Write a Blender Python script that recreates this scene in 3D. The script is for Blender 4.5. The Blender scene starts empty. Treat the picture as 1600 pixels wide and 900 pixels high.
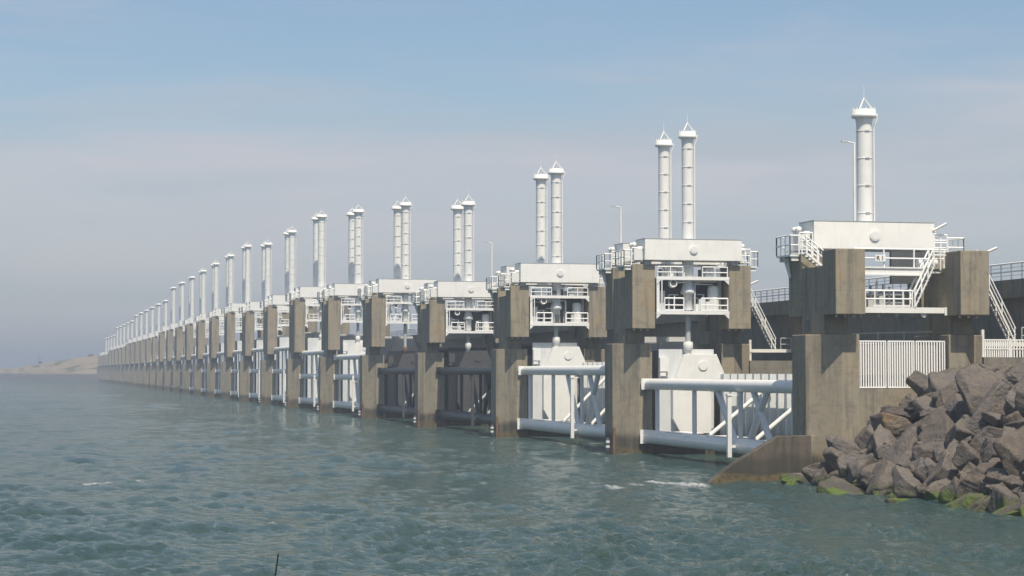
import bpy, bmesh, math, random
import numpy as np
from mathutils import Vector, Matrix
R = math.radians
random.seed(7); rng = np.random.default_rng(11)
scene = bpy.context.scene
COL = scene.collection

# ------------------------------------------------------------------ camera, sky, sun, exposure
CAM_H = 7.25
cam = bpy.data.cameras.new('camera'); cam.sensor_width = 36; cam.lens = 70.56
cam.clip_start = 0.5; cam.clip_end = 20000
co = bpy.data.objects.new('camera', cam); COL.objects.link(co)
co.location = (0, 0, CAM_H); co.rotation_euler = (R(90 + 2.374), 0, -R(13.623)); scene.camera = co
SUN_EL, SUN_AZ = R(60), R(2.5)            # sun stands behind the camera, hardly to the right of the dam axis
sun_dir = Vector((math.cos(SUN_EL) * math.sin(SUN_AZ), -math.cos(SUN_EL) * math.cos(SUN_AZ), math.sin(SUN_EL)))
sl = bpy.data.lights.new('sun', 'SUN'); sl.energy = 4.2; sl.angle = R(0.6); sl.color = (1.0, 0.90, 0.75)
so = bpy.data.objects.new('sun', sl); COL.objects.link(so); so.location = (0, -50, 200)
so.rotation_euler = (-sun_dir).to_track_quat('-Z', 'Y').to_euler()
scene.view_settings.view_transform = 'Standard'; scene.view_settings.look = 'None'
scene.view_settings.exposure = 0.36; scene.view_settings.gamma = 1.0
scene.view_settings.use_curve_mapping = False
W = bpy.data.worlds.new('World'); scene.world = W; W.use_nodes = True
nt = W.node_tree; nt.nodes.clear()
def wn(t, **k):
    n = nt.nodes.new(t)
    for a, b in k.items(): setattr(n, a, b)
    return n
def wmath(op, a, b=None, c=None, clamp=False):
    n = wn('ShaderNodeMath', operation=op); n.use_clamp = clamp
    for i, v in enumerate((a, b, c)):
        if v is None: continue
        if isinstance(v, (int, float)): n.inputs[i].default_value = v
        else: nt.links.new(v, n.inputs[i])
    return n.outputs[0]
sky = wn('ShaderNodeTexSky'); sky.sky_type = 'NISHITA'; sky.sun_disc = False
sky.sun_elevation = SUN_EL; sky.sun_rotation = math.pi - SUN_AZ
sky.air_density = 1.0; sky.dust_density = 1.6; sky.ozone_density = 1.5; sky.altitude = 0
SKY_S = 0.10
tc = wn('ShaderNodeTexCoord'); sep = wn('ShaderNodeSeparateXYZ'); nt.links.new(tc.outputs['Generated'], sep.inputs[0])
el = sep.outputs[2]
# thin veil of high cloud: denser low over the sea, wisps above
mp = wn('ShaderNodeMapping'); nt.links.new(tc.outputs['Generated'], mp.inputs[0])
mp.inputs['Scale'].default_value = (3.0, 3.0, 22.0); mp.inputs['Location'].default_value = (0.3, 1.1, 0.4)
mp.inputs['Rotation'].default_value = (0, R(3.5), 0)
n1 = wn('ShaderNodeTexNoise'); nt.links.new(mp.outputs[0], n1.inputs['Vector'])
n1.inputs['Scale'].default_value = 1.6; n1.inputs['Detail'].default_value = 7; n1.inputs['Roughness'].default_value = 0.55
n1.inputs['Distortion'].default_value = 0.4
az = sep.outputs[0]
edge = wmath('ADD', wmath('MULTIPLY', az, 0.075), 0.125)                     # the veil's upper rim climbs to the right
edge = wmath('ADD', edge, wmath('MULTIPLY', wmath('SUBTRACT', n1.outputs[0], 0.5), 0.09))
veil = wn('ShaderNodeMapRange'); veil.interpolation_type = 'SMOOTHSTEP'
nt.links.new(wmath('SUBTRACT', edge, el), veil.inputs[0])
veil.inputs[1].default_value = -0.02; veil.inputs[2].default_value = 0.04
wisp = wn('ShaderNodeMapRange'); wisp.interpolation_type = 'SMOOTHSTEP'; nt.links.new(n1.outputs[0], wisp.inputs[0])
wisp.inputs[1].default_value = 0.5; wisp.inputs[2].default_value = 0.8; wisp.inputs[4].default_value = 0.55
mask = wmath('MAXIMUM', wmath('MULTIPLY', veil.outputs[0], wmath('ADD', wmath('MULTIPLY', n1.outputs[0], 0.7), 0.42)), wisp.outputs[0], clamp=True)
skyc = wn('ShaderNodeMix', data_type='RGBA', blend_type='MULTIPLY'); skyc.inputs[0].default_value = 1
nt.links.new(sky.outputs[0], skyc.inputs[6]); skyc.inputs[7].default_value = (SKY_S * 0.92, SKY_S * 0.955, SKY_S * 0.96, 1)
mx = wn('ShaderNodeMix', data_type='RGBA'); nt.links.new(wmath('MULTIPLY', mask, 0.9), mx.inputs[0])
nt.links.new(skyc.outputs[2], mx.inputs[6])
mp2 = wn('ShaderNodeMapping'); nt.links.new(tc.outputs['Generated'], mp2.inputs[0]); mp2.inputs['Scale'].default_value = (2.2, 2.2, 16.0); mp2.inputs['Rotation'].default_value = (0, R(4), 0)
n2 = wn('ShaderNodeTexNoise'); nt.links.new(mp2.outputs[0], n2.inputs['Vector']); n2.inputs['Scale'].default_value = 2.1; n2.inputs['Detail'].default_value = 6; n2.inputs['Distortion'].default_value = 0.5
cr = wn('ShaderNodeMapRange'); cr.interpolation_type = 'SMOOTHSTEP'; nt.links.new(n2.outputs[0], cr.inputs[0]); cr.inputs[1].default_value = 0.36; cr.inputs[2].default_value = 0.66
vc = wn('ShaderNodeMix', data_type='RGBA'); nt.links.new(cr.outputs[0], vc.inputs[0]); vc.inputs[6].default_value = (0.392, 0.420, 0.465, 1); vc.inputs[7].default_value = (0.490, 0.470, 0.505, 1)
nt.links.new(vc.outputs[2], mx.inputs[7])
bg = wn('ShaderNodeBackground'); nt.links.new(mx.outputs[2], bg.inputs[0]); bg.inputs[1].default_value = 1.0
wo = wn('ShaderNodeOutputWorld'); nt.links.new(bg.outputs[0], wo.inputs[0])

# ------------------------------------------------------------------ materials
class N:
    def __init__(s, name):
        s.m = bpy.data.materials.new(name); s.m.use_nodes = True; s.t = s.m.node_tree
        s.b = s.t.nodes['Principled BSDF']; s.out = s.t.nodes['Material Output']
    def n(s, t, ins=None, **k):
        n = s.t.nodes.new(t)
        for a, b in k.items(): setattr(n, a, b)
        for a, v in (ins or {}).items(): s.set(n.inputs[a], v)
        return n
    def set(s, sock, v):
        if hasattr(v, 'is_linked') or hasattr(v, 'links'): s.t.links.new(v, sock)
        else: sock.default_value = v
    def math(s, op, a, b=0.0, clamp=False):
        n = s.n('ShaderNodeMath', operation=op); n.use_clamp = clamp; s.set(n.inputs[0], a); s.set(n.inputs[1], b); return n.outputs[0]
    def mix(s, f, a, b, bt='MIX'):
        n = s.n('ShaderNodeMix', data_type='RGBA', blend_type=bt); s.set(n.inputs[0], f); s.set(n.inputs[6], a); s.set(n.inputs[7], b); return n.outputs[2]
    def ramp(s, f, a, b, lo=0.0, hi=1.0):
        n = s.n('ShaderNodeMapRange', interpolation_type='SMOOTHSTEP'); s.set(n.inputs[0], f); n.inputs[1].default_value = a; n.inputs[2].default_value = b
        n.inputs[3].default_value = lo; n.inputs[4].default_value = hi; return n.outputs[0]
    def pos(s, scale=(1, 1, 1)):
        g = s.n('ShaderNodeNewGeometry'); m = s.n('ShaderNodeMapping'); s.t.links.new(g.outputs['Position'], m.inputs[0]); m.inputs['Scale'].default_value = scale
        return m.outputs[0]
    def z(s):
        g = s.n('ShaderNodeNewGeometry'); x = s.n('ShaderNodeSeparateXYZ'); s.t.links.new(g.outputs['Position'], x.inputs[0]); return x.outputs[2]
    def noise(s, vec, sc, det=4, ro=0.55, dist=0.0):
        n = s.n('ShaderNodeTexNoise', {'Vector': vec, 'Scale': sc, 'Detail': det, 'Roughness': ro, 'Distortion': dist}); return n.outputs[0]
    def bump(s, h, st=0.3, d=0.05):
        n = s.n('ShaderNodeBump', {'Height': h, 'Strength': st, 'Distance': d}); s.t.links.new(n.outputs[0], s.b.inputs['Normal'])
    def done(s, col, rough=0.7, spec=0.4, metal=0.0):
        s.set(s.b.inputs['Base Color'], col); s.set(s.b.inputs['Roughness'], rough); s.b.inputs['Specular IOR Level'].default_value = spec
        s.b.inputs['Metallic'].default_value = metal; return s.m
def c4(r, g, b): return (r, g, b, 1)

def concrete(name, base, stain, warm):
    m = N(name); p = m.pos()
    big = m.noise(p, 0.35, 4); fine = m.noise(p, 3.5, 6, 0.65); streak = m.noise(m.pos((2.2, 2.2, 0.16)), 1.0, 5, 0.6)
    col = m.mix(m.ramp(big, 0.3, 0.72), c4(*base), c4(*warm))
    col = m.mix(m.math('MULTIPLY', m.ramp(streak, 0.46, 0.66), 0.75), col, c4(*stain))
    col = m.mix(m.math('MULTIPLY', m.ramp(fine, 0.35, 0.75), 0.35), col, c4(*[v * 1.25 for v in base]))
    mot = m.noise(p, 1.3, 7, 0.7, 0.6); col = m.mix(m.math('MULTIPLY', m.ramp(mot, 0.46, 0.7), 0.5), col, c4(*stain))
    och = m.noise(m.pos((1, 1, 0.6)), 0.8, 6, 0.65, 0.4); col = m.mix(m.math('MULTIPLY', m.math('MULTIPLY', m.ramp(och, 0.52, 0.68), m.ramp(m.z(), 10.5, 12.5)), 0.55), col, c4(0.33, 0.225, 0.105))
    spk = m.noise(p, 9.0, 3, 0.6); col = m.mix(m.math('MULTIPLY', m.ramp(spk, 0.6, 0.75), 0.4), col, c4(*[v * 1.5 for v in base]))
    wob = m.math('ADD', m.z(), m.math('MULTIPLY', m.math('SUBTRACT', big, 0.5), 1.3))
    wet = m.math('MULTIPLY', m.ramp(wob, 1.3, 2.1, 0.95, 0.0), m.ramp(streak, 0.3, 0.6, 0.65, 1.0))
    col = m.mix(wet, col, c4(0.052, 0.048, 0.037))
    alg = m.math('MULTIPLY', m.ramp(wob, 0.75, 0.45, 0, 0.8), m.ramp(fine, 0.35, 0.6))
    col = m.mix(alg, col, c4(0.17, 0.125, 0.05))
    # formwork joints
    zz = m.math('FRACT', m.math('MULTIPLY', m.z(), 0.4)); j = m.math('LESS_THAN', zz, 0.012)
    col = m.mix(m.math('MULTIPLY', j, m.ramp(fine, 0.3, 0.6, 0.1, 0.6)), col, c4(*stain))
    m.bump(m.math('ADD', m.math('MULTIPLY', fine, 0.6), m.math('MULTIPLY', streak, 0.6)), 0.35, 0.05)
    return m.done(col, m.ramp(wob, 0.6, 1.6, 0.45, 0.88), 0.3)
M = {}
M['conc'] = concrete('weathered_concrete', (0.262, 0.234, 0.177), (0.128, 0.119, 0.097), (0.302, 0.252, 0.175))
M['conc2'] = concrete('dark_concrete', (0.20, 0.185, 0.155), (0.11, 0.105, 0.095), (0.22, 0.195, 0.155))
M['conc3'] = concrete('brown_wet_concrete', (0.108, 0.093, 0.074), (0.05, 0.045, 0.037), (0.122, 0.099, 0.074))
def paint(name, base, dirt, rough=0.45, amt=0.35, alg=False):
    m = N(name); st = m.noise(m.pos((2.5, 2.5, 0.3)), 1.3, 5, 0.6); fi = m.noise(m.pos(), 0.8, 4)
    col = m.mix(m.math('MULTIPLY', m.ramp(st, 0.5, 0.8), amt), c4(*base), c4(*dirt))
    col = m.mix(m.math('MULTIPLY', m.ramp(fi, 0.4, 0.75), amt * 0.6), col, c4(*dirt))
    rs = m.math('MULTIPLY', m.ramp(m.noise(m.pos((1, 1, 0.5)), 3.1, 6, 0.7), 0.67, 0.74), m.ramp(m.z(), 2.5, 9, 0.7, 0.12))
    col = m.mix(rs, col, c4(0.20, 0.10, 0.05) if base[0] > 0.2 else c4(0.07, 0.05, 0.035))
    if alg:
        az_ = m.math('ADD', m.z(), m.math('MULTIPLY', m.math('SUBTRACT', st, 0.5), 5.0)); col = m.mix(m.ramp(az_, 3.2, 0.8, 0, 0.85), col, c4(0.06, 0.075, 0.05))
    m.bump(fi, 0.05, 0.05)
    return m.done(col, rough, 0.4)
M['white'] = paint('white_steel_paint', (0.78, 0.775, 0.735), (0.53, 0.515, 0.46))
M['white2'] = paint('off_white_paint', (0.71, 0.715, 0.69), (0.5, 0.495, 0.46))
M['rail'] = paint('railing_white', (0.87, 0.87, 0.85), (0.75, 0.74, 0.70), 0.4, 0.15)
M['galv'] = paint('pale_grey_steel', (0.45, 0.47, 0.47), (0.3, 0.31, 0.31), 0.4, 0.5)
M['steelw'] = paint('greyed_white_steel', (0.62, 0.64, 0.64), (0.42, 0.43, 0.42), 0.45, 0.4)
M['skin'] = paint('weathered_gate_skin', (0.66, 0.67, 0.65), (0.44, 0.45, 0.43), 0.5, 0.4, True)
M['black'] = paint('tarred_dark_steel', (0.018, 0.022, 0.029), (0.035, 0.034, 0.032), 0.45, 0.5)
M['blackp'] = paint('dull_dark_plate', (0.062, 0.063, 0.064), (0.095, 0.088, 0.078), 0.6, 0.6)
M['dark'] = paint('dark_grey_metal', (0.07, 0.075, 0.08), (0.12, 0.12, 0.11), 0.5, 0.5)
M['rust'] = paint('rusty_steel', (0.17, 0.105, 0.07), (0.10, 0.06, 0.04), 0.8, 0.8)
M['sign'] = paint('sign_white', (0.82, 0.81, 0.78), (0.7, 0.68, 0.62), 0.5, 0.1)
M['ink'] = paint('sign_lettering', (0.09, 0.085, 0.07), (0.12, 0.11, 0.09), 0.6, 0.2)
M['rod'] = paint('black_carbon_rod', (0.015, 0.016, 0.018), (0.03, 0.03, 0.03), 0.4, 0.3)
M['redb'] = paint('faded_red_brick', (0.30, 0.13, 0.095), (0.22, 0.11, 0.09), 0.8, 0.4)

m = N('basalt_boulder'); oi = m.n('ShaderNodeObjectInfo'); rnd = oi.outputs['Random']
p = m.pos(); nb = m.noise(p, 0.9, 5); nf = m.noise(p, 6, 8, 0.7); crack = m.noise(p, 2.1, 6, 0.6, 1.5)
col = m.mix(rnd, c4(0.108, 0.090, 0.076), c4(0.155, 0.140, 0.128))
col = m.mix(m.math('MULTIPLY', m.ramp(nb, 0.42, 0.66), 0.6), col, c4(0.185, 0.152, 0.112))
col = m.mix(m.math('MULTIPLY', m.ramp(nf, 0.4, 0.7), 0.45), col, c4(0.05, 0.044, 0.041))
col = m.mix(m.math('MULTIPLY', m.ramp(m.noise(p, 1.7, 4), 0.6, 0.72), 0.35), col, c4(0.17, 0.152, 0.14))
wz = m.math('ADD', m.z(), m.math('MULTIPLY', m.math('SUBTRACT', nb, 0.5), 1.2))
col = m.mix(m.ramp(wz, 1.0, 0.35, 0, 0.6), col, c4(0.045, 0.04, 0.035))
wz2 = m.math('ADD', m.z(), m.math('ADD', m.math('MULTIPLY', m.math('SUBTRACT', nf, 0.5), 0.9), m.math('MULTIPLY', m.math('SUBTRACT', nb, 0.5), 1.6)))
col = m.mix(m.math('MULTIPLY', m.ramp(wz2, 0.8, 0.35, 0, 0.9), m.ramp(m.noise(p, 0.5, 5, 0.6), 0.42, 0.58)), col, m.mix(nf, c4(0.03, 0.045, 0.012), c4(0.16, 0.24, 0.03)))
gx = m.n('ShaderNodeNewGeometry'); vd = m.n('ShaderNodeVectorMath', {0: gx.outputs['Position'], 1: (52.6, 117.0, 4.7)}, operation='DISTANCE')
col = m.mix(m.math('MULTIPLY', m.ramp(vd.outputs['Value'], 1.6, 0.8), m.ramp(nf, 0.42, 0.6, 0, 0.55)), col, c4(0.36, 0.20, 0.04))
m.bump(m.math('ADD', m.math('MULTIPLY', nf, 0.6), m.math('MULTIPLY', crack, 1.1)), 0.9, 0.16)
M['rock'] = m.done(col, 0.85, 0.3)

m = N('gravel_soil'); p = m.pos(); a = m.noise(p, 1.5, 6)
m.bump(a, 0.6, 0.2); M['soil'] = m.done(m.mix(a, c4(0.09, 0.075, 0.06), c4(0.2, 0.17, 0.14)), 0.95, 0.2)
m = N('grassy_bank'); p = m.pos(); a = m.noise(p, 0.9, 6)
m.bump(a, 0.6, 0.2); M['bank'] = m.done(m.mix(a, c4(0.10, 0.10, 0.05), c4(0.17, 0.15, 0.10)), 0.95, 0.2)
m = N('far_dike'); p = m.pos((0.01, 0.01, 0.25)); a = m.noise(p, 2.0, 5); zz = m.math('ADD', m.z(), m.math('MULTIPLY', m.math('SUBTRACT', a, 0.5), 4))
col = m.mix(m.ramp(zz, 4.5, 6.5), c4(0.085, 0.085, 0.085), c4(0.29, 0.235, 0.16))
col = m.mix(m.math('MULTIPLY', m.ramp(m.noise(m.pos((0.03, 0.03, 0.3)), 1, 4), 0.5, 0.62), m.ramp(zz, 5.5, 8.0)), col, c4(0.11, 0.115, 0.055))
M['dike'] = m.done(col, 0.95, 0.2)

m = N('sea_water'); p = m.pos()
at = m.n('ShaderNodeAttribute', attribute_name='foam')
b1 = m.noise(m.pos((1.0, 2.0, 1.0)), 1.1, 5, 0.62, 0.6); b2 = m.noise(m.pos((1.0, 1.6, 1.0)), 5.0, 4, 0.6); b3 = m.noise(m.pos((1.0, 1.25, 1.0)), 2.3, 3, 0.6, 0.9)
big = m.noise(m.pos((0.03, 0.012, 1)), 1, 4)
fn = m.noise(m.pos((1.0, 0.8, 1.0)), 1.9, 6, 0.68, 1.2)
rdg = m.math('SUBTRACT', 1.0, m.math('MULTIPLY', m.math('ABSOLUTE', m.math('SUBTRACT', fn, 0.5)), 7.0)); fm = m.ramp(m.math('MULTIPLY', at.outputs['Fac'], m.math('ADD', m.math('MULTIPLY', rdg, 0.85), m.math('MULTIPLY', fn, 0.75))), 0.30, 0.98)
fm = m.math('MULTIPLY', fm, m.ramp(at.outputs['Fac'], 0.02, 0.15))
col = m.mix(m.ramp(big, 0.35, 0.68), c4(0.035, 0.076, 0.074), c4(0.052, 0.088, 0.074))
col = m.mix(fm, col, c4(0.62, 0.64, 0.63))
m.bump(m.math('ADD', m.math('ADD', m.math('MULTIPLY', b1, 0.8), m.math('MULTIPLY', b3, 0.6)), m.math('MULTIPLY', b2, 0.32)), 1.0, 0.62)
m.b.inputs['IOR'].default_value = 1.33
M['sea'] = m.done(col, m.math('ADD', m.math('MULTIPLY', fm, 0.6), 0.06), 0.5)

# ------------------------------------------------------------------ mesh helpers
class MB:
    def __init__(s): s.v = []; s.f = []; s.sm = []
    def add(s, vs, fs, smooth=False):
        o = len(s.v); s.v += [tuple(v) for v in vs]; s.f += [tuple(i + o for i in f) for f in fs]; s.sm += [smooth] * len(fs); return s
    def box(s, x0, x1, y0, y1, z0, z1):
        return s.add([(x0, y0, z0), (x1, y0, z0), (x1, y1, z0), (x0, y1, z0), (x0, y0, z1), (x1, y0, z1), (x1, y1, z1), (x0, y1, z1)],
                     [(0, 3, 2, 1), (4, 5, 6, 7), (0, 1, 5, 4), (1, 2, 6, 5), (2, 3, 7, 6), (3, 0, 4, 7)])
    def prism(s, poly, a, b, axis='z'):
        n = len(poly)
        ar = sum(poly[i][0] * poly[(i + 1) % n][1] - poly[(i + 1) % n][0] * poly[i][1] for i in range(n))
        if ar < 0: poly = poly[::-1]
        if axis == 'z': f = lambda p, h: (p[0], p[1], h)
        elif axis == 'y': f = lambda p, h: (p[0], h, p[1]); a, b = b, a
        else: f = lambda p, h: (h, p[0], p[1])
        vs = [f(p, a) for p in poly] + [f(p, b) for p in poly]
        fs = [tuple(range(n))[::-1], tuple(range(n, 2 * n))] + [(i, (i + 1) % n, n + (i + 1) % n, n + i) for i in range(n)]
        return s.add(vs, fs)
    def tube(s, p0, p1, r, n=10, r1=None, caps=True):
        p0 = Vector(p0); p1 = Vector(p1); d = (p1 - p0).normalized(); r1 = r if r1 is None else r1
        u = d.cross(Vector((0, 0, 1)) if abs(d.z) < 0.9 else Vector((1, 0, 0))).normalized(); w = d.cross(u)
        vs = []
        for p, rr in ((p0, r), (p1, r1)):
            vs += [p + (u * math.cos(2 * math.pi * k / n) + w * math.sin(2 * math.pi * k / n)) * rr for k in range(n)]
        s.add(vs, [(k, (k + 1) % n, n + (k + 1) % n, n + k) for k in range(n)], n > 4)
        if caps: s.add(vs, [tuple(range(n))[::-1], tuple(range(n, 2 * n))])
        return s
    def lathe(s, prof, n=20, cx=0, cy=0):
        vs = []
        for r, z in prof: vs += [(cx + r * math.cos(2 * math.pi * k / n), cy + r * math.sin(2 * math.pi * k / n), z) for k in range(n)]
        fs = []
        for j in range(len(prof) - 1): fs += [(j * n + k, j * n + (k + 1) % n, (j + 1) * n + (k + 1) % n, (j + 1) * n + k) for k in range(n)]
        s.add(vs, fs, False)
        for i in range(len(fs)): s.sm[-1 - i] = True
        return s.add([vs[k] for k in range(n)] + vs[-n:], [tuple(range(n))[::-1], tuple(range(n, 2 * n))])
    def rail(s, pts, h=1.1, r=0.03, sp=1.3, mid=True, n=5):
        """a railing along floor points: posts, top rail, knee rail"""
        for a, b in zip(pts[:-1], pts[1:]):
            a = Vector(a); b = Vector(b); L = (b - a).length; k = max(1, round(L / sp)); up = Vector((0, 0, h))
            for i in range(k + 1):
                q = a.lerp(b, i / k); s.tube(q, q + up, r * 1.1, n, caps=False)
            s.tube(a + up, b + up, r * 1.2, n)
            if mid: s.tube(a + up * 0.5, b + up * 0.5, r, n, caps=False)
        return s
    def mesh(s, name):
        me = bpy.data.meshes.new(name); me.from_pydata(s.v, [], s.f); me.polygons.foreach_set('use_smooth', s.sm); me.update(); return me
    def build(s, name, mat, parent=None, bevel=0.0):
        o = bpy.data.objects.new(name, s.mesh(name)); o.data.materials.append(M[mat]); COL.objects.link(o); o.parent = parent
        if bevel:
            b = o.modifiers.new('bevel', 'BEVEL'); b.width = bevel; b.segments = 2; b.limit_method = 'ANGLE'
        return o
def tag(o, label, cat, group=None, kind=None):
    if label: o['label'] = label
    if cat: o['category'] = cat
    if group: o['group'] = group
    if kind: o['kind'] = kind
    return o
def thing(name, loc, label, cat, group=None, rz=0):
    o = bpy.data.objects.new(name, None); o.empty_display_size = 0.5; COL.objects.link(o); o.location = loc; o.rotation_euler.z = rz
    return tag(o, label, cat, group)
def share(name, mesh, mat, parent, loc=(0, 0, 0)):
    if not mesh.materials: mesh.materials.append(M[mat])
    o = bpy.data.objects.new(name, mesh); COL.objects.link(o); o.parent = parent; o.location = loc; return o
_o = ['zeroth', 'first', 'second', 'third', 'fourth', 'fifth', 'sixth', 'seventh', 'eighth', 'ninth', 'tenth', 'eleventh', 'twelfth', 'thirteenth',
      'fourteenth', 'fifteenth', 'sixteenth', 'seventeenth', 'eighteenth', 'nineteenth', 'twentieth']
def ordn(i):
    if i <= 20: return _o[i]
    return 'thirtieth' if i == 30 else ('twenty-' + _o[i - 20] if i < 30 else 'thirty-' + _o[i - 30])

# ------------------------------------------------------------------ layout of the barrier
X0, Y1, SP, NP = 56.6, 125.85, 45.0, 31
def YC(i): return Y1 + SP * (i - 1)
BOXB = {1: 15.6, 2: 16.9, 3: 16.9, 4: 16.9, 5: 19.2, 6: 20.4, 7: 21.7, 8: 21.75, 9: 21.8}
CAPT = {1: 25.45, 2: 28.35, 3: 29.5, 4: 29.6, 5: 33.15, 6: 35.6, 7: 38.1, 8: 38.1, 9: 38.15}
for i in range(10, NP + 1):
    BOXB[i], CAPT[i] = (22.9, 40.4) if i < 17 else ((21.8, 36.8) if i < 23 else ((20.6, 34.9) if i < 28 else (18.5, 31.0)))
GT = {1: (6.13, 1.54), 2: (7.32, 1.52), 3: (7.3, 1.62), 4: (7.3, 1.62), 5: (9.65, 6.25, 1.5), 6: (10.75, 6.25, 1.55), 7: (12.0, 7.25, 1.5)}
for i in range(8, NP): GT[i] = (12.2, 7.3, 1.5) if i < 17 else ((11.2, 6.8, 1.5) if i < 23 else (9.8, 6.3, 1.5))
ZL, ZT = 9.68, 10.95          # top of the lower buttresses, underside of the towers

# ------------------------------------------------------------------ sea
def make_sea():
    r = [16.0]
    while r[-1] < 5200:
        q = r[-1]; r.append(q + (0.5 if q < 60 else max(0.22, 0.27 * (q / 85.0) ** 1.4)))
    r = np.array(r)
    th = np.concatenate([np.linspace(-180, -8, 60)[:-1], np.arange(-8, 34.01, 0.085), np.linspace(34, 180, 50)[1:]])
    T = np.radians(th)
    Rr, TT = np.meshgrid(r, T, indexing='ij')
    X = Rr * np.sin(TT); Y = Rr * np.cos(TT)
    dr = np.gradient(r)[:, None]
    Z = np.zeros_like(X); HX = np.zeros_like(X); HY = np.zeros_like(X)
    for k in range(120):
        lam = math.exp(rng.uniform(math.log(0.7), math.log(9.0))) if k < 88 else math.exp(rng.uniform(math.log(6), math.log(26)))
        ang = math.radians(-35 + rng.normal(0, 48)); kx, ky = math.sin(ang) * 2 * math.pi / lam, math.cos(ang) * 2 * math.pi / lam
        amp = 0.0132 * lam ** 0.5 * (1.0 if lam < 2.0 else (2.0 / lam) ** 0.95)
        if k >= 88: amp = 0.0034 * lam ** 0.78
        ph = rng.uniform(0, 6.283); f = np.clip((lam / np.maximum(dr, Rr * 0.0015) - 1.9) / 1.6, 0, 1)
        ps = kx * X + ky * Y + ph; c = np.cos(ps); sn = np.sin(ps)
        Z += amp * f * c; HX -= 0.04 * amp * f * sn * kx / (2 * math.pi / lam); HY -= 0.04 * amp * f * sn * ky / (2 * math.pi / lam)
    # gustiness: patches of rougher and smoother water
    g = 0.9 + 0.35 * np.sin(X * 0.043 + 1.3 * np.sin(Y * 0.021)) * np.sin(Y * 0.031 + 1.1) + 0.15 * np.sin(X * 0.11 + Y * 0.07)
    lee = np.clip((X - (X0 - 22)) / 18, 0, 1) * np.clip((Y - 120) / 10, 0, 1)          # calmer near the piers
    g = g * (0.85 + 0.6 * np.sin(X * 0.37 + 2 * np.sin(Y * 0.13)) * np.sin(Y * 0.19 + 1.7 * np.sin(X * 0.17)))
    g = np.clip(g, 0.25, 1.9) * (1 - 0.45 * lee)
    Z *= g
    foam = np.zeros_like(X)
    def blob(cx, cy, sx, sy, a, rot=0.0):
        c, s_ = math.cos(rot), math.sin(rot); dx = X - cx; dy = Y - cy
        e = ((dx * c + dy * s_) / sx) ** 2 + ((-dx * s_ + dy * c) / sy) ** 2
        np.maximum(foam, a * np.exp(-e * 1.5), out=foam)
    def px(x, y):
        F = 3136.0; th_ = R(13.623); d = (y - 580) / F; t = CAM_H / d
        a = th_ + math.atan((x - 800) / F); q = t / math.cos(a - th_); return q * math.sin(a), q * math.cos(a)
    for (x, y, sx, sy, a) in ((1088, 757, 0.9, 3.2, 0.95), (1060, 756, 1.2, 4.2, 0.9), (1025, 753, 1.2, 4.4, 0.8), (960, 762, 1.2, 2.6, 0.72), (995, 758, 1.0, 3.0, 0.66),
                              (930, 762, .8, .7, 0.55), (855, 766, .7, .5, .5), (140, 759.5, .8, 1.3, .85), (152, 759, 1.1, 1.2, .85), (168, 758.5, .8, 1.0, .8), (211, 755, .4, 1.0, .8), (220, 757, .5, 1.0, .8), (426, 818, .35, .6, .85),
                              (590, 772, .5, .6, .62), (607, 774, .4, .5, .6), (672, 783, .35, .4, .6), (755, 755, .6, .7, .6), (800, 753, .7, .5, .5), (925, 753, .5, .6, .7),
                              (526, 832, .3, .3, .62), (705, 778, .3, .3, .6), (880, 766, .8, .5, .55), (740, 672, 2, 2, .6), (745, 676, 1.5, 1.6, .7), (930, 693, 1.6, 1.2, .7), (1150, 718, 1.2, 1.3, .75), (905, 687, 1.5, 1.0, .6)):
        cx, cy = px(x, y); blob(cx, cy, sx, sy, a)
    for i in range(2, 12):
        blob(X0 - 5.6, YC(i) - 3.4, 2.4, 1.6, 0.56); blob(X0 - 7.6, YC(i) - 0.5, 1.1, 3.0, 0.58); blob(X0 - 3.6, YC(i) - 9, 2.0, 4.5, 0.5)
    for k in range(26):
        yy = 84 + k * 1.5; blob(47.2 + 0.5 * math.sin(k * 1.7), yy, 0.55, 0.7, 0.36 + 0.2 * math.sin(k * 2.3) ** 2)
    foam = np.clip(foam, 0, 1); Z += foam ** 1.5 * (0.01 + 0.13 * rng.random(X.shape) ** 2)
    X = X + HX * g; Y = Y + HY * g
    nr, nc = X.shape
    V = np.stack([X, Y, Z], -1).reshape(-1, 3).astype(np.float32)
    a = (np.arange(nr - 1)[:, None] * nc + np.arange(nc - 1)[None]).ravel()
    Q = np.stack([a, a + 1, a + nc + 1, a + nc], -1)[:, ::-1].astype(np.int32)
    me = bpy.data.meshes.new('sea'); me.vertices.add(len(V)); me.vertices.foreach_set('co', V.ravel())
    me.loops.add(Q.size); me.loops.foreach_set('vertex_index', Q.ravel()); me.polygons.add(len(Q))
    me.polygons.foreach_set('loop_start', np.arange(0, Q.size, 4, dtype=np.int32)); me.polygons.foreach_set('loop_total', np.full(len(Q), 4, np.int32))
    me.update(calc_edges=True); me.polygons.foreach_set('use_smooth', np.ones(len(Q), bool))
    at = me.attributes.new('foam', 'FLOAT', 'POINT'); at.data.foreach_set('value', foam.ravel().astype(np.float32))
    me.materials.append(M['sea']); o = bpy.data.objects.new('sea', me); COL.objects.link(o)
    if me.polygons[0].normal.z < 0: me.flip_normals()
    return tag(o, None, None, kind='structure')
make_sea()

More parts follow.
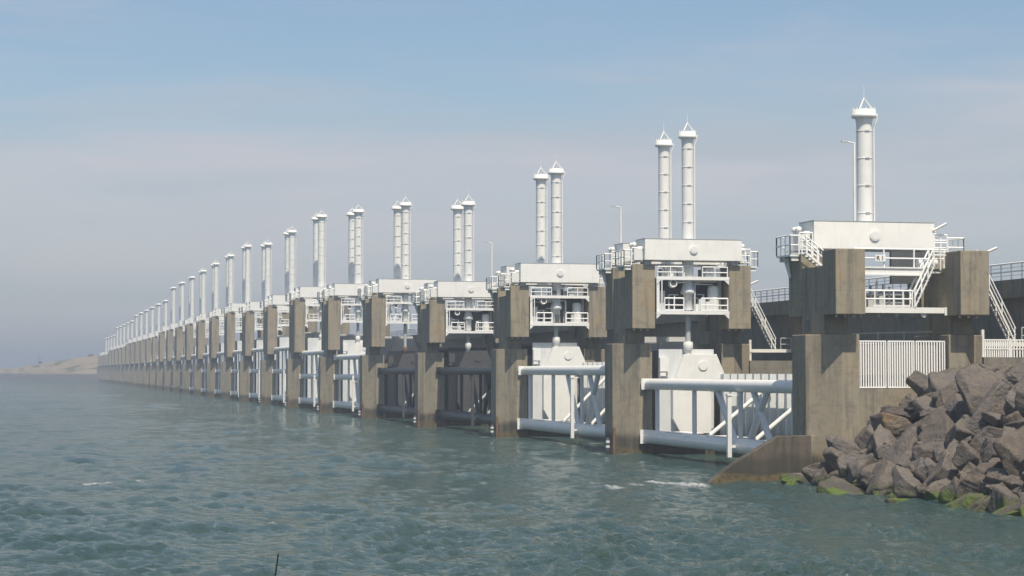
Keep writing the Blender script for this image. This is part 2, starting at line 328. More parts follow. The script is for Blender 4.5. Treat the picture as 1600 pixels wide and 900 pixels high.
# ------------------------------------------------------------------ land: embankment with boulders, far dike, near bank
def hfield(x, y):
    """surface of the boulder slope beside the first pier"""
    base = 48.3 + 0.25 * math.sin(y * 0.4)
    if y > 112: base += (y - 112) / 10.0 * 1.6
    t = (x - base)
    h = -1.5 + max(0, (t + 1.5)) * 0.83
    return min(h, 7.0 + 0.15 * math.sin(x * 0.5 + y * 0.3))
def grid(name, xs, ys, fz, mat, kind='structure'):
    vs = [(x, y, fz(x, y)) for y in ys for x in xs]; n = len(xs)
    fs = [(j * n + i, j * n + i + 1, (j + 1) * n + i + 1, (j + 1) * n + i) for j in range(len(ys) - 1) for i in range(n - 1)]
    mb = MB(); mb.add(vs, fs, True); o = mb.build(name, mat); return tag(o, None, None, kind=kind)
emb = grid('embankment', list(np.arange(44, 64, 0.8)) + [66, 72, 90, 160], list(np.arange(30, 123.2, 1.6)) + [124.4], lambda x, y: hfield(x, y) - 0.9, 'soil')
def rock_mesh(k, lvl=4):
    rs = np.random.default_rng(100 + k)
    bm = bmesh.new(); bmesh.ops.create_icosphere(bm, subdivisions=lvl, radius=1)
    npl = 9; nrm = rs.normal(size=(npl, 3)); nrm /= np.linalg.norm(nrm, axis=1)[:, None]; h = rs.uniform(0.52, 0.9, npl)
    nrm = np.vstack([nrm, [[0, 0, 1], [0, 0, -1], [1, 0, 0], [-1, 0, 0], [0, 1, 0], [0, -1, 0]]]); h = np.concatenate([h, rs.uniform(0.8, 1.0, 6)])
    wv = rs.normal(size=(14, 3)) * np.array([2.0] * 5 + [4.5] * 5 + [9.0] * 4)[:, None]; wp = rs.uniform(0, 6.28, 14); wa = np.array([0.02] * 5 + [0.014] * 5 + [0.009] * 4)
    sc = np.array([rs.uniform(1.15, 1.6), rs.uniform(0.9, 1.15), rs.uniform(0.75, 1.0)])
    D = np.array([v.co[:] for v in bm.verts]); D /= np.linalg.norm(D, axis=1)[:, None]
    dots = D @ nrm.T; rr = np.where(dots > 0.05, h / np.maximum(dots, 0.05), 9)
    kk = 85.0; rad = -np.log(np.exp(-kk * rr).sum(1)) / kk
    P = D * rad[:, None]
    P += D * (np.sin(P @ wv.T + wp) * wa).sum(1)[:, None]
    P *= sc
    for v, q in zip(bm.verts, P): v.co = q
    me = bpy.data.meshes.new('boulder'); bm.to_mesh(me); bm.free(); me.polygons.foreach_set('use_smooth', np.ones(len(me.polygons), bool)); me.materials.append(M['rock'])
    return me
ROCK = [rock_mesh(k, 5) for k in range(18)]
def put_rock(x, y, z, s, k=None):
    o = bpy.data.objects.new('boulder', random.choice(ROCK) if k is None else ROCK[k]); COL.objects.link(o); o.parent = emb
    o.location = (x, y, z); o.scale = (s * random.uniform(.9, 1.12), s * random.uniform(.9, 1.12), s * random.uniform(.85, 1.05))
    o.rotation_euler = (random.uniform(-.35, .35) + 0.12, random.uniform(-.45, .45) - 0.45, random.uniform(0, 6.28)); return o
pts = []
def try_pt(x, y, s, f=0.80):
    for (a, b, t) in pts:
        if (a - x) ** 2 + (b - y) ** 2 < (f * (s + t)) ** 2: return False
    pts.append((x, y, s)); return True
tries = 0
while tries < 9000 and len(pts) < 260:
    tries += 1
    y = random.uniform(84, 122.2); x = random.uniform(46.9, 63)
    if y > 120.8 and x < 50.5: continue
    if y < 95 and x > 58: continue
    big = tries < 3000
    s = random.uniform(0.9, 1.5) if big else random.uniform(0.5, 1.0)
    if x < 48.2: s *= 0.8
    if y + s * 0.9 > 122.9 and x < 60.5: continue
    if try_pt(x, y, s, 0.70 if big else 0.62): put_rock(x, y, hfield(x, y) - 0.25 * s - (0 if x < 57 else 0.35), s)
for (x, y, z, s) in ((48.0, 120.5, -0.1, .85), (49.2, 120.7, .45, .75), (47.2, 119.9, -.2, .7), (50.2, 121.2, .8, .9), (49.0, 119.2, .2, .95), (50.6, 120.0, 1.5, .95), (51.6, 121.5, 2.1, .9), (48.5, 121.4, 0.0, .6)): put_rock(x, y, z, s)
for k in range(110):     # smaller stones wedged into the gaps
    y = random.uniform(88, 122); x = random.uniform(47.6, 60); put_rock(x, y, hfield(x, y) - 0.1, random.uniform(0.35, 0.6))

def far_dike():
    path = [(75, 1486, 19.5), (56, 1500, 19), (30, 1560, 15.5), (10, 1640, 12), (-12, 1760, 9.5), (-45, 1950, 8), (-140, 2300, 7.5), (-400, 2700, 7), (-900, 3100, 7)]
    prof = [(-34, -2.5, 0), (-24, 1.6, 0), (-14, 0, 0.52), (-3.5, 0, 1.0), (3.5, 0, 1.0), (30, -2, 0)]
    vs, fs = [], []; n = len(prof); P = []
    for a, b in zip(path[:-1], path[1:]):
        for t in np.linspace(0, 1, 12, endpoint=False): P.append([a[j] + (b[j] - a[j]) * t for j in range(3)])
    P.append(list(path[-1]))
    for q, p_ in enumerate(P):
        a = P[max(0, q - 1)]; b = P[min(len(P) - 1, q + 1)]; d = Vector((b[0] - a[0], b[1] - a[1], 0)).normalized(); nn = Vector((-d.y, d.x, 0))
        for (o, z, f) in prof:
            w = -o if True else o
            vs.append((p_[0] + nn.x * w * (0.6 + p_[2] / 40) + random.uniform(-.4, .4), p_[1] + nn.y * w * (0.6 + p_[2] / 40), z + f * p_[2] + (random.uniform(-.5, .5) if f else 0)))
    for q in range(len(P) - 1):
        fs += [(q * n + k, q * n + k + 1, (q + 1) * n + k + 1, (q + 1) * n + k) for k in range(n - 1)]
    mb = MB(); mb.add(vs, fs, True); tag(mb.build('far_dike', 'dike'), None, None, kind='structure')
far_dike()
grid('shore_bank', np.linspace(-30, 40, 15), np.linspace(-12, 22, 12), lambda x, y: 5.6 - max(0, y - 2) * 0.36 + 0.1 * math.sin(x + y), 'bank')

# ------------------------------------------------------------------ piers
def anchor(v): return v
def make_pier(i):
    lod = 0 if i <= 6 else (1 if i <= 13 else 2)
    near = 'next to the boulder slope' if i == 1 else 'counted from the boulder slope'
    root = thing('barrier_pier', (X0, YC(i), 0), (f'first brown concrete pier, standing beside the boulder slope behind the white bar gates' if i == 1 else f'{ordn(i)} tall brown concrete pier of the barrier {near}'),
                 'pier', 'concrete piers of the storm surge barrier')
    bv = 0.05 if lod == 0 else 0
    tt = BOXB[i] - 0.36
    F, Nn = 2.7, 1.2
    for s in (-1, 1):
        poly = [(s * 6.4, -Nn), (s * 4.4, -F), (s * 3.2, -F), (s * 3.2, F), (s * 4.4, F), (s * 6.4, Nn)]
        MB().prism(poly, -5, ZL).build('buttress', 'conc', root, bv)
        MB().box(*sorted((s * 3.62, s * 5.38)), -1.86, 1.86, ZL + .003, tt - 1.0).build('shaft', 'conc', root, bv)
        for q in (-1, 1):
            t = MB().box(*sorted((s * 3.38, s * 5.45)), *sorted((q * 1.84, q * 4.15)), ZT, tt).build('tower', 'conc', root, bv)
            if lod == 0 and q < 0:
                for k in range(3): MB().tube((s * 4.4 + (k - 1) * 0.62, -3.2, ZT - 0.16), (s * 4.4 + (k - 1) * 0.62, -3.2, ZT + 0.02), 0.09, 6).build('anchor_bolt', 'white2', t)
        if lod == 0:
            MB().box(s * 5.375 - 0.03, s * 5.375 + 0.03, 0.5, 1.1, ZL + 0.2, ZL + 1.0).build('drain_opening', 'dark', root)
    MB().box(-3.198, 3.198, -0.95, 0.95, -5, ZL - 0.6).build('web_wall', 'conc2', root)
    MB().prism([(6.3, -1.6), (24, -1.6), (24, 1.6), (6.3, 1.6)], -5, 8.2).build('bridge_seat', 'conc2', root)
    if 2 <= i <= 8:
        MB().tube((-6.35, -1.5, -0.4), (-6.35, -1.5, 2.3), 0.14, 8).box(-6.5, -6.2, -1.5, -1.2, 1.9, 2.1).build('fender_bar', 'rust', root)
        mk = MB().lathe([(0.12, 0.1), (0.17, 0.3), (0.17, 1.25), (0.1, 1.4)], 10, -6.75, -0.9); mk = mk.build('marker_light', 'dark', root)
        for z in (0.62, 1.05): MB().lathe([(0.175, z - .1), (0.2, z), (0.175, z + .1)], 10, -6.75, -0.9).build('white_band', 'white2', mk)
    if i <= 3:
        zf = tt - (0.15 if i == 1 else 1.7); MB().tube((5.452, -3.3, zf), (6.35, -3.5, zf + 0.4), 0.085, 8).build('flood_light', 'white', root)
    return root
for i in range(1, NP + 1): make_pier(i)

# ------------------------------------------------------------------ hydraulic cylinders on their beams
def make_beam(i, q):
    lod = 0 if i <= 6 else (1 if i <= 13 else 2)
    side = 'near' if q < 0 else 'far'
    zb = BOXB[i]; zt = zb + (1.9 if i == 1 else (1.85 if i == 2 else 2.08))
    who = f'{ordn(i)} pier from the boulders'
    root = thing('cylinder_beam', (X0, YC(i) + q * 3.3, zb), f'long white steel box beam on the {side} towers of the {who}', 'box beam', 'white box beams across the pier tops')
    h = zt - zb
    MB().box(-4.45, 4.45, -1.35, 1.35, 0, h).build('box', 'white', root, 0.03 if lod == 0 else 0)
    MB().box(-4.48, 4.48, -1.38, 1.38, h + .002, h + 0.05).build('roof_sheet', 'galv', root)
    for s in (-1, 1):
        MB().box(*sorted((s * 3.7, s * 4.3)), -0.8, 0.55, -0.36, -0.003).build('bearing', 'galv', root)
    if lod < 2:
        d = MB().tube((0, -1.353, h * .5), (0, -1.45, h * .5), 0.37, 24).build('hatch', 'white', root)
        if lod == 0: MB().tube((0, -1.452, h * .5), (0, -1.475, h * .5), 0.29, 24).build('hatch_cover', 'white2', d)
        for s in (-1, 1):
            MB().tube((s * 4.45, -0.6, h * 0.55), (s * 4.9, -0.6, h * 0.55), 0.2, 12).build('end_pipe', 'white', root)
    if lod < 2:
        rr = 0.05
        for s in (-1, 1):
            if i == 1 and s > 0: xa, xb = 4.5, 6.7
            else: xa, xb = 4.5, 6.15
            ya, yb = (-1.2, 1.3) if q > 0 else (-0.7, 1.9)
            fl = -0.42
            pl = MB().box(*sorted((s * 5.48, s * xb)), ya, yb, fl - 0.12, fl).box(*sorted((s * xa, s * 5.48)), ya, yb, -0.12, -0.02).build('platform', 'white', root)
            g = MB().rail([(s * 5.5, ya, fl), (s * xb, ya, fl), (s * xb, yb, fl), (s * 5.5, yb, fl)], 1.3, rr, 0.85)
            g.build('railing', 'rail', pl)
            MB().rail([(s * xa, ya, -0.02), (s * 5.45, ya, -0.02)], 1.1, rr, 0.6).build('railing', 'rail', pl)
            if lod == 0:
                MB().box(*sorted((s * 5.49, s * 6.0)), ya + .1, ya + .25, fl - 0.42, fl - .122).build('bracket', 'white', pl); MB().box(*sorted((s * 5.49, s * 6.0)), yb - .3, yb - .15, fl - 0.42, fl - .122).build('bracket', 'white', pl)
                if q > 0: MB().tube((s * 5.75, 0.3, fl - .12), (s * 5.55, 0.3, fl - 1.5), 0.12, 6).tube((s * 6.0, 0.3, fl - .12), (s * 5.55, 0.3, fl - 1.5), 0.09, 6).build('hoist_arm', 'white', pl)
                for y_ in (0.1, 0.75):
                    MB().lathe([(0.15, -.02), (0.15, 1.25), (0.26, 1.3), (0.2, 1.55), (0.05, 1.6)], 10, s * 5.0, y_).build('vent', 'white', root)
                if q > 0 and i > 1 or s < 0:
                    MB().box(*sorted((s * 4.55, s * 5.3)), -0.9, -0.2, 0.0, 1.0).build('valve_cabinet', 'white2', root)
    if i == 1:   # flood light arms on the right-hand end
        MB().tube((4.35, -1.36, h * 0.72), (5.2, -1.7, h * 0.98), 0.09, 8).build('flood_light', 'white', root)
    return root
for i in range(1, NP + 1):
    for q in ((1,) if i == 1 else (-1, 1)): make_beam(i, q)

def make_cyl(i, q):
    lod = 0 if i <= 6 else (1 if i <= 13 else 2)
    side = 'near' if q < 0 else 'far'
    zt = BOXB[i] + (1.9 if i == 1 else (1.85 if i == 2 else 2.08)) + 0.05; H = CAPT[i] - zt; n = (28, 16, 10)[lod]
    lab = 'single white hydraulic cylinder on the first pier beside the boulders' if i == 1 else f'{"nearer" if q < 0 else "farther"} of the two white cylinder columns on the {ordn(i)} pier from the boulders'
    root = thing('hydraulic_cylinder', (X0 - 0.12, YC(i) + q * 3.35, zt), lab, 'cylinder', 'white hydraulic cylinder columns')
    k = {1: 1.08, 2: 1.0, 3: 1.1, 4: 1.16, 5: 1.2, 6: 1.32}.get(i, 1.4)
    prof = [(0.5 * k, 0.003), (0.5 * k, H - 1.25), (0.515 * k, H - 0.95), (0.57 * k, H - 0.66)]
    MB().lathe(prof, n).build('barrel', 'white', root)
    cap = MB().lathe([(0.575 * k, H - 0.655), (0.76 * k, H - 0.62), (0.80 * k, H - 0.57), (0.80 * k, H - 0.40), (0.765 * k, H - 0.38), (0.765 * k, H - 0.10), (0.70 * k, H - 0.06), (0.2, H + 0.02)], n).build('cap', 'white', root)
    if lod == 2: return
    b = MB()
    for a in range(14):
        x, y = 0.7 * k * math.cos(a * .4488), 0.7 * k * math.sin(a * .4488); b.tube((x, y, H - 0.06), (x, y, H + 0.07), 0.045, 5)
    tag(b.build('bolt_crown', 'white', cap), None, None, kind='stuff')
    t = MB()
    for a in (-2.4, 0.1, 1.6): t.tube((0.68 * k * math.cos(a), 0.68 * k * math.sin(a), H - .06), (0, 0, H + 0.75), 0.05, 6)
    t.build('tripod', 'white', cap)
    MB().tube((0, 0, H + 0.76), (0, 0, H + 1.65), 0.03, 6, 0.012).build('lightning_rod', 'white', cap)
    zr = H - 1.55; j = 0
    while zr > 0.3:
        rg = MB().lathe([(0.502 * k, zr - .035), (0.525 * k, zr - .03), (0.525 * k, zr + .03), (0.502 * k, zr + .035)], n).build('ring', 'white', root)
        if lod == 0: MB().box(-0.16, 0.16, -0.555 * k, -0.522 * k, zr - .045, zr + .045).build('ring_lug', 'galv', rg)
        zr -= 1.62 if i > 1 else 1.9
    c = MB(); x1 = 0.62 * k; c.tube((x1, -0.12, 0), (x1, -0.12, H - 1.25), 0.06, 6).tube((x1, -0.12, H - 1.25), (0.84 * k, -0.12, H - 0.75), 0.05, 6).tube((0.84 * k, -0.12, H - .75), (0.86 * k, -0.12, H - 0.3), 0.05, 6)
    c.build('conduit', 'white', root)
    # below the beam: guide housing, piston rod and its head on the gate
    if q < 0:
        zb = BOXB[i] - zt; g = i - 1 if q < 0 else i
        gt = GT[max(1, g)][0] + 2.6 - zt
        MB().lathe([(0.42, zb - 4.3), (0.42, zb - 2.92), (0.62, zb - 2.9), (0.66, zb - 2.62), (0.62, zb - 2.58), (0.40, zb - 1.9), (0.5, zb - 1.6), (0.5, zb - 0.003)], n).build('guide_housing', 'steelw', root)
        MB().tube((0, 0, zb - 4.3), (0, 0, gt + 0.9), 0.24, 14).build('piston_rod', 'galv', root)
        MB().lathe([(0.12, gt - 0.1), (0.3, gt + 0.2), (0.42, gt + 0.5), (0.45, gt + 0.95), (0.36, gt + 1.1)], 14).build('rod_head', 'rust' if g == 4 else 'white', root)
for i in range(1, NP + 1):
    for q in ((1,) if i == 1 else (-1, 1)): make_cyl(i, q)

# ------------------------------------------------------------------ lift gates between the piers
RIB = {}
def make_gate(g):
    lod = 0 if g <= 5 else (1 if g <= 12 else 2)
    dark = g in (3, 4); A = 'black' if dark else 'white'; B = 'blackp' if dark else 'white'; Cc = 'black' if dark else 'steelw'
    zs = GT[g]; zt = zs[0]
    kind = 'dark tarred' if dark else 'white'
    root = thing('lift_gate', (X0, YC(g + 1), 0), (f'{kind} steel tube lift gate between the {ordn(g)} and {ordn(g + 1)} piers from the boulders'), 'gate', 'steel lift gates between the piers')
    n = (20, 12, 8)[lod]
    wt = -3.55; y0, y1 = -2.95, -SP + 3.0
    for k, z in enumerate(zs):
        r = 0.48 if k < len(zs) - 1 else 0.6
        t = MB().tube((wt, y0 - 0.1, z), (wt, y1, z), r, n).build('tube', A, root)
        if lod < 2: MB().box(wt - r - 0.28, wt - r * 0.2, y0 - 0.09, y0 - .03, z - r, z + r * 1.02).build('end_plate', A, t)
        if lod == 0 and k == len(zs) - 1:
            for yy in (-10.5, -21, -32): MB().box(wt - 0.3, wt + 1.6, yy - 2.2, yy + 2.2, z + r * 0.9, z + r * 0.9 + 0.06).build('walkway_plate', A, t)
    zb = zs[-1]
    for yy in (-5.2, -15.1, -26.0, -36.9):
        MB().tube((wt, yy, zb), (wt, yy, zt), 0.19, 10 if lod == 0 else 6).build('post', Cc, root)
    # cross frames: struts from the top tube down to the skin, braces from the bottom tube up to it
    if lod < 2:
        for ya, yb in ((-20.4, -24.7), (-28.5, -32.4), (-31.8, -27.6)):
            MB().tube((wt + .05, ya, zt - .2), (wt + .05, yb, zb + 0.3), 0.25, 10).build('strut', Cc, root)
        for ya in (-17.6, -28.1, -38.0):
            MB().tube((wt + .1, ya, zb + .3), (2.2, ya - 0.3, zt + (0.2 if len(zs) == 2 else -3.0)), 0.18, 10).build('brace', 'galv' if dark else B, root)
    # skin plate with upright ribs
    MB().box(2.75, 2.85, y1 + 0.4, y0 - 0.6, zb - 1.6, zt + 0.86).build('skin_plate', 'black' if dark else 'skin', root)
    if lod < 2:
        hh = zt + 0.9 - (zb - 1.2)
        key = (round(hh, 2), B)
        if key not in RIB: RIB[key] = MB().box(0, 0.55, -0.13, 0.13, 0, hh).mesh('rib')
        for k in range(19):
            yy = y0 - 3.0 - k * 1.85
            if yy > y1 + 1: share('rib', RIB[key], 'blackp' if dark else 'skin', root, (2.195, yy, zb - 1.2))
    # hangers: trapezoid head on a tall end plate, at both ends
    for s, ye in ((1, -3.15), (-1, -SP + 3.15)):
        hz = zt + 2.62
        p = [(-1.4, zt + 0.4), (-0.5, hz), (2.4, hz), (3.35, zt + 0.4)]
        hg = MB().prism(p, ye - 0.55, ye + 0.05, 'y').build('hanger', B, root, 0.03)
        MB().prism([(-1.6, zt + 0.396), (1.9, zt + 0.396), (1.9, zb + 0.3), (-0.9, zb + 0.3), (-1.6, zb + 1.6)], ye - 0.50, ye + 0.02, 'y').build('end_web', B, root)
        MB().box(-2.7, 2.35, ye + 0.1, ye + 0.35, zb + 0.2, zt + 3.05).build('guide_panel', Cc, root)
        if lod == 0 and s > 0:
            MB().tube((1.15, ye - 0.555, hz - 1.0), (1.15, ye - 0.64, hz - 1.0), 0.42, 20).build('pin_cover', B, hg)
            MB().box(-2.72, -1.9, ye - .3, ye + .09, zt + 1.1, zt + 2.3).box(-2.72, -2.2, ye - .35, ye + .09, zt + 0.7, zt + 1.0).build('guide_shoe', B, root)
    # guide post standing in front of the tubes
    MB().box(wt - 1.25, wt - 0.93, -26.55, -26.25, 0.72, zt - 0.6 if len(zs) == 2 else zs[1] + 0.3).box(wt - 1.0, wt - 0.3, -26.5, -26.3, zb - .1, zb + .1).box(wt - 1.3, wt - .3, -26.6, -26.2, (zt if len(zs) == 2 else zs[1]) - 0.75, (zt if len(zs) == 2 else zs[1]) - 0.62).build('guide_post', 'blackp' if dark else 'white', root)
for g in range(1, NP): make_gate(g)

# ------------------------------------------------------------------ service platforms slung between the towers
def clutter(root, z0, z1, seed):
    rs = random.Random(seed); 
    for k in range(7):
        x = rs.uniform(-2.6, 1.8); y = rs.uniform(0.3, 1.6); a = z0 + 0.05; b = rs.uniform(z0 + 0.8, z1 - 0.3)
        MB().tube((x, y, a), (x, y, b), rs.uniform(0.04, 0.11), 8).tube((x, y, b), (x + rs.uniform(-.9, .9), y, b), 0.05, 6).build('pipe', rs.choice(['steelw', 'galv', 'white']), root)
    for k in range(4):
        x = rs.uniform(-2.3, 1.6); y = rs.uniform(0.2, 1.2); MB().box(x, x + rs.uniform(.3, .6), y, y + .4, z0 + .02, z0 + rs.uniform(.5, 1.2)).build('pump_unit', rs.choice(['galv', 'steelw', 'dark', 'white2']), root)
    for k in range(4):
        z = z1 - rs.uniform(0.15, 0.6); x = rs.uniform(-2.8, 0.2); MB().tube((x, 0.4 + .2 * k, z), (x + rs.uniform(1.4, 2.8), 0.4 + .2 * k, z), 0.06, 6).build('pipe', rs.choice(['steelw', 'galv', 'white']), root)
def make_platform(i):
    lod = 0 if i <= 6 else 1
    zu, zl = BOXB[i] - 1.5, BOXB[i] - 4.5
    root = thing('service_platform', (X0, YC(i) - 4.3, 0), f'white two-deck service platform between the near towers of the {ordn(i)} pier from shore', 'platform', 'service platforms between the pier towers')
    for z in (zu, zl):
        d = MB().box(-3.3, 3.3, -0.05, 2.3, z - 0.12, z).box(-3.34, 3.34, -0.14, -0.05, z - 0.2, z + 0.1).build('deck', 'white', root)
        for s in (-1, 1): MB().prism([(s * 3.33, z - .2), (s * 2.9, z - .2), (s * 3.33, z - .6)], -0.12, 0.0, 'y').build('knee_bracket', 'white', d)
    for bx_ in ((-3.3, -3.05, -0.05, 0.15), (3.05, 3.3, 1.9, 2.2), (-3.3, -3.05, 1.9, 2.2)): MB().box(*bx_, zl + .002, zu - .122).build('hanger_post', 'white', root)
    if i <= 4: MB().box(-3.04, 3.04, 2.24, 2.3, zl + .01, zu - .13).build('back_panel', 'dark', root)
    MB().tube((-2.85, -0.1, zl), (-2.85, -0.1, zu), 0.06, 6).build('hanger_rod', 'white', root)
    r = 0.058
    MB().rail([(-2.6, -0.1, zl), (-0.85, -0.1, zl)], 1.2, r, 1.0).box(-2.6, -0.85, -.15, -.1, zl + .1, zl + .25).build('railing', 'rail', root)
    MB().rail([(0.75, -0.1, zl), (3.2, -0.1, zl)], 1.2, r, 1.3).box(.75, 3.2, -.15, -.1, zl + .1, zl + .25).build('railing', 'rail', root)
    MB().rail([(-3.2, -0.05, zu), (-0.9, -0.05, zu)], 0.95, r * .8, 1.1).build('upper_railing', 'rail', root)
    MB().rail([(0.9, -0.05, zu), (3.2, -0.05, zu)], 0.95, r * .8, 1.3).build('upper_railing', 'rail', root)
    if lod == 0:
        MB().lathe([(0.5, zl + .02), (0.52, zl + 0.3), (0.52, zl + 2.1), (0.4, zl + 2.35)], 18, 2.3, 1.2).build('oil_tank', 'white2', root)
        MB().tube((-1.75, 0.5, zu - 0.55), (-1.75, 0.02, zu - 0.5), 0.34, 18).build('air_duct', 'white', root)
        MB().tube((-1.75, 0.018, zu - 0.5), (-1.75, 0.0, zu - 0.5), 0.25, 18).build('duct_opening', 'dark', root)
        clutter(root, zl, zu, i); clutter(root, zu, zu + 1.5, i + 50)
        for s in (-1, 1): MB().box(*sorted((s * 1.4, s * 2.7)), 0.4, 1.6, zu + .02, zu + 0.8).build('motor_housing', 'steelw', root)
        MB().box(-2.8, -2.2, 1.0, 1.7, zl + .02, zl + 1.9).build('switch_cabinet', 'steelw', root)
for i in range(2, 14): make_platform(i)

def stair(root, p0, p1, wid, axis, n, rail_h=1.0, mat='white', r=0.04):
    """flight from p0 (foot) to p1 (head); axis = unit vector across the flight"""
    p0 = Vector(p0); p1 = Vector(p1); ax = Vector(axis)
    for s in (0, 1):
        a = p0 + ax * wid * s; b = p1 + ax * wid * s; d = (b - a).normalized(); up = Vector((0, 0, 0.2))
        MB().add([a - ax * .03 - up * .5, b - ax * .03 - up * .5, b - ax * .03 + up * .5, a - ax * .03 + up * .5, a + ax * .03 - up * .5, b + ax * .03 - up * .5, b + ax * .03 + up * .5, a + ax * .03 + up * .5],
                 [(0, 1, 2, 3), (7, 6, 5, 4), (0, 4, 5, 1), (3, 2, 6, 7), (1, 5, 6, 2), (0, 3, 7, 4)]).build('stringer', mat, root)
        h = Vector((0, 0, rail_h)); m_ = MB()
        m_.tube(a + h, b + h, r * 1.1, 6).tube(a + h * .55, b + h * .55, r, 6)
        for t in (0.02, 0.35, 0.68, 0.98): q = a.lerp(b, t); m_.tube(q, q + h, r, 6)
        m_.build('handrail', 'rail', root)
    run = (p1 - p0) / n; hx = Vector((run.x, run.y, 0)).normalized() * 0.14
    for k in range(n):
        q = p0 + run * (k + 0.5); c = [q - hx, q + hx, q + hx + ax * wid, q - hx + ax * wid]
        MB().add([v + Vector((0, 0, -.025)) for v in c] + [v + Vector((0, 0, .025)) for v in c], [(0, 3, 2, 1), (4, 5, 6, 7), (0, 1, 5, 4), (1, 2, 6, 5), (2, 3, 7, 6), (3, 0, 4, 7)]).build('tread', 'galv', root)
for i in range(1, 3):
    root = thing('access_stair', (X0, YC(i), 0), ('white steel stair going down from the first pier behind the bar fence' if i == 1 else f'white steel stair going down to a landing on the bridge side of the {ordn(i)} pier'), 'stair', 'stairs on the bridge side of the piers')
    y = 0.5 if i == 1 else 1.0
    stair(root, (9.75, y, 9.2), (6.9, y, 14.6), 0.9, (0, 1, 0), 16)
    MB().box(7.2, 11.2, y - .1, y + 1.2, 9.02, 9.15).box(7.2, 11.2, y - .16, y - .1, 8.95, 9.25).box(7.15, 7.35, y - .1, y + .1, 8.1, 10.1).build('landing', 'white', root)
    MB().rail([(10.2, y - .05, 9.15), (11.2, y - .05, 9.15)], 1.1, 0.04, 0.9).build('landing_railing', 'galv', root)
    MB().box(5.46, 7.1, y, y + 0.9, 14.5, 14.62).build('head_landing', 'white', root)

root = thing('short_stair', (X0, YC(1), 0), 'short white stair from the left platform down onto the notch of the first pier', 'stair')
stair(root, (-4.5, 0.2, 14.26), (-5.75, 0.2, 15.2), 0.8, (0, 1, 0), 5, 1.1, r=0.05)
# ------------------------------------------------------------------ first pier: walkways, stair, sign, bar gates, wall
yf = -2.0
root = thing('pier_walkway', (X0, YC(1) + yf, 0), 'white steel walkways and open stair between the near towers of the first pier', 'walkway')
d = MB().box(-3.36, 3.36, -0.1, 1.6, 11.2, 11.32).box(-3.36, 3.36, -0.18, -0.1, 11.12, 11.5).box(3.14, 3.37, -0.24, -0.182, 10.98, 11.52).build('lower_deck', 'white', root)
for p_ in ([(-3.2, -0.14, 11.5), (0.85, -0.14, 11.5)], [(-3.2, 1.5, 11.32), (1.0, 1.5, 11.32)]): MB().rail(p_, 1.1, 0.055, 0.72).build('railing', 'rail', root)
MB().box(-2.0, 0.7, -.17, -.13, 11.52, 11.66).build('kick_plate', 'white', root)
d2 = MB().box(-3.36, 2.2, 0.2, 1.6, 13.85, 13.97).box(-3.36, 2.2, 0.12, 0.2, 13.66, 14.14).box(2.2, 3.36, 0.6, 1.6, 13.85, 13.97).build('upper_deck', 'white', root)
for z_ in (13.62, 14.1): MB().box(-3.36, 2.2, 0.04, 0.118, z_, z_ + .1).build('deck_flange', 'white', d2)
MB().rail([(-3.2, 0.16, 14.15), (3.3, 0.16, 14.15)], 1.25, 0.055, 2.0).build('upper_railing', 'rail', root)
stair(root, (1.0, -0.15, 11.45), (2.45, -0.15, 14.3), 0.75, (0, 1, 0), 10, 1.2, r=0.058)
MB().tube((2.4, -0.15, 15.5), (3.3, -0.15, 15.5), 0.055, 6).tube((2.4, -0.15, 15.0), (3.3, -.15, 15.0), 0.055, 6).tube((2.9, -.15, 14.0), (2.9, -.15, 15.5), 0.055, 6).build('top_handrail', 'white', root)
MB().tube((1.9, 1.3, 14.55), (3.3, 1.3, 14.55), 0.28, 12).build('supply_pipe', 'steelw', root)
MB().box(0.6, 3.3, 2.6, 2.9, 13.2, 15.4).build('dark_cabinet', 'dark', root)
rs = random.Random(5)
for k in range(7):
    x = -2.9 + k * 0.45; MB().tube((x, 1.2, 11.35), (x, 1.2, 13.6 - rs.uniform(0, .9)), rs.uniform(.04, .1), 8).build('pipe', rs.choice(['galv', 'white', 'steelw']), root)
for k in range(3): MB().box(-2.7 + k * .8, -2.3 + k * .8, 0.8, 1.3, 11.33, 11.9 + .2 * k).build('pump_unit', rs.choice(['galv', 'dark', 'steelw']), root)
for k in range(3): MB().tube((-2.6 + k * 1.3, 0.5, 11.19), (-2.6 + k * 1.3, 0.5, 10.85), 0.14, 10).build('lamp_housing', 'galv', d)
MB().tube((1.75, -0.05, 11.0), (1.75, 0.15, 11.0), 0.17, 12).build('round_lamp', 'white2', d)
sg = thing('number_sign', (X0 - 1.35, YC(1) + yf + 0.03, 14.78), 'small white rectangular sign reading R 1 on the upper walkway railing of the first pier', 'sign')
MB().box(-0.37, 0.37, -0.03, 0.03, -0.22, 0.22).build('plate', 'sign', sg)
def lettering(txt, x, size, parent, mat):
    cu = bpy.data.curves.new('lettering', 'FONT'); cu.body = txt; cu.size = size; cu.extrude = 0.006; cu.align_x = 'CENTER'; cu.offset = 0.008
    o = bpy.data.objects.new('tmp', cu); COL.objects.link(o); bpy.context.view_layer.update()
    me = bpy.data.meshes.new_from_object(o.evaluated_get(bpy.context.evaluated_depsgraph_get())); bpy.data.objects.remove(o)
    me.materials.clear(); me.materials.append(M[mat]); q = bpy.data.objects.new('lettering', me); COL.objects.link(q); q.parent = parent
    q.location = (x, -0.04, -0.14); q.rotation_euler = (R(90), 0, 0)
lettering('R', -0.17, 0.4, sg, 'ink'); lettering('1', 0.14, 0.4, sg, 'ink')

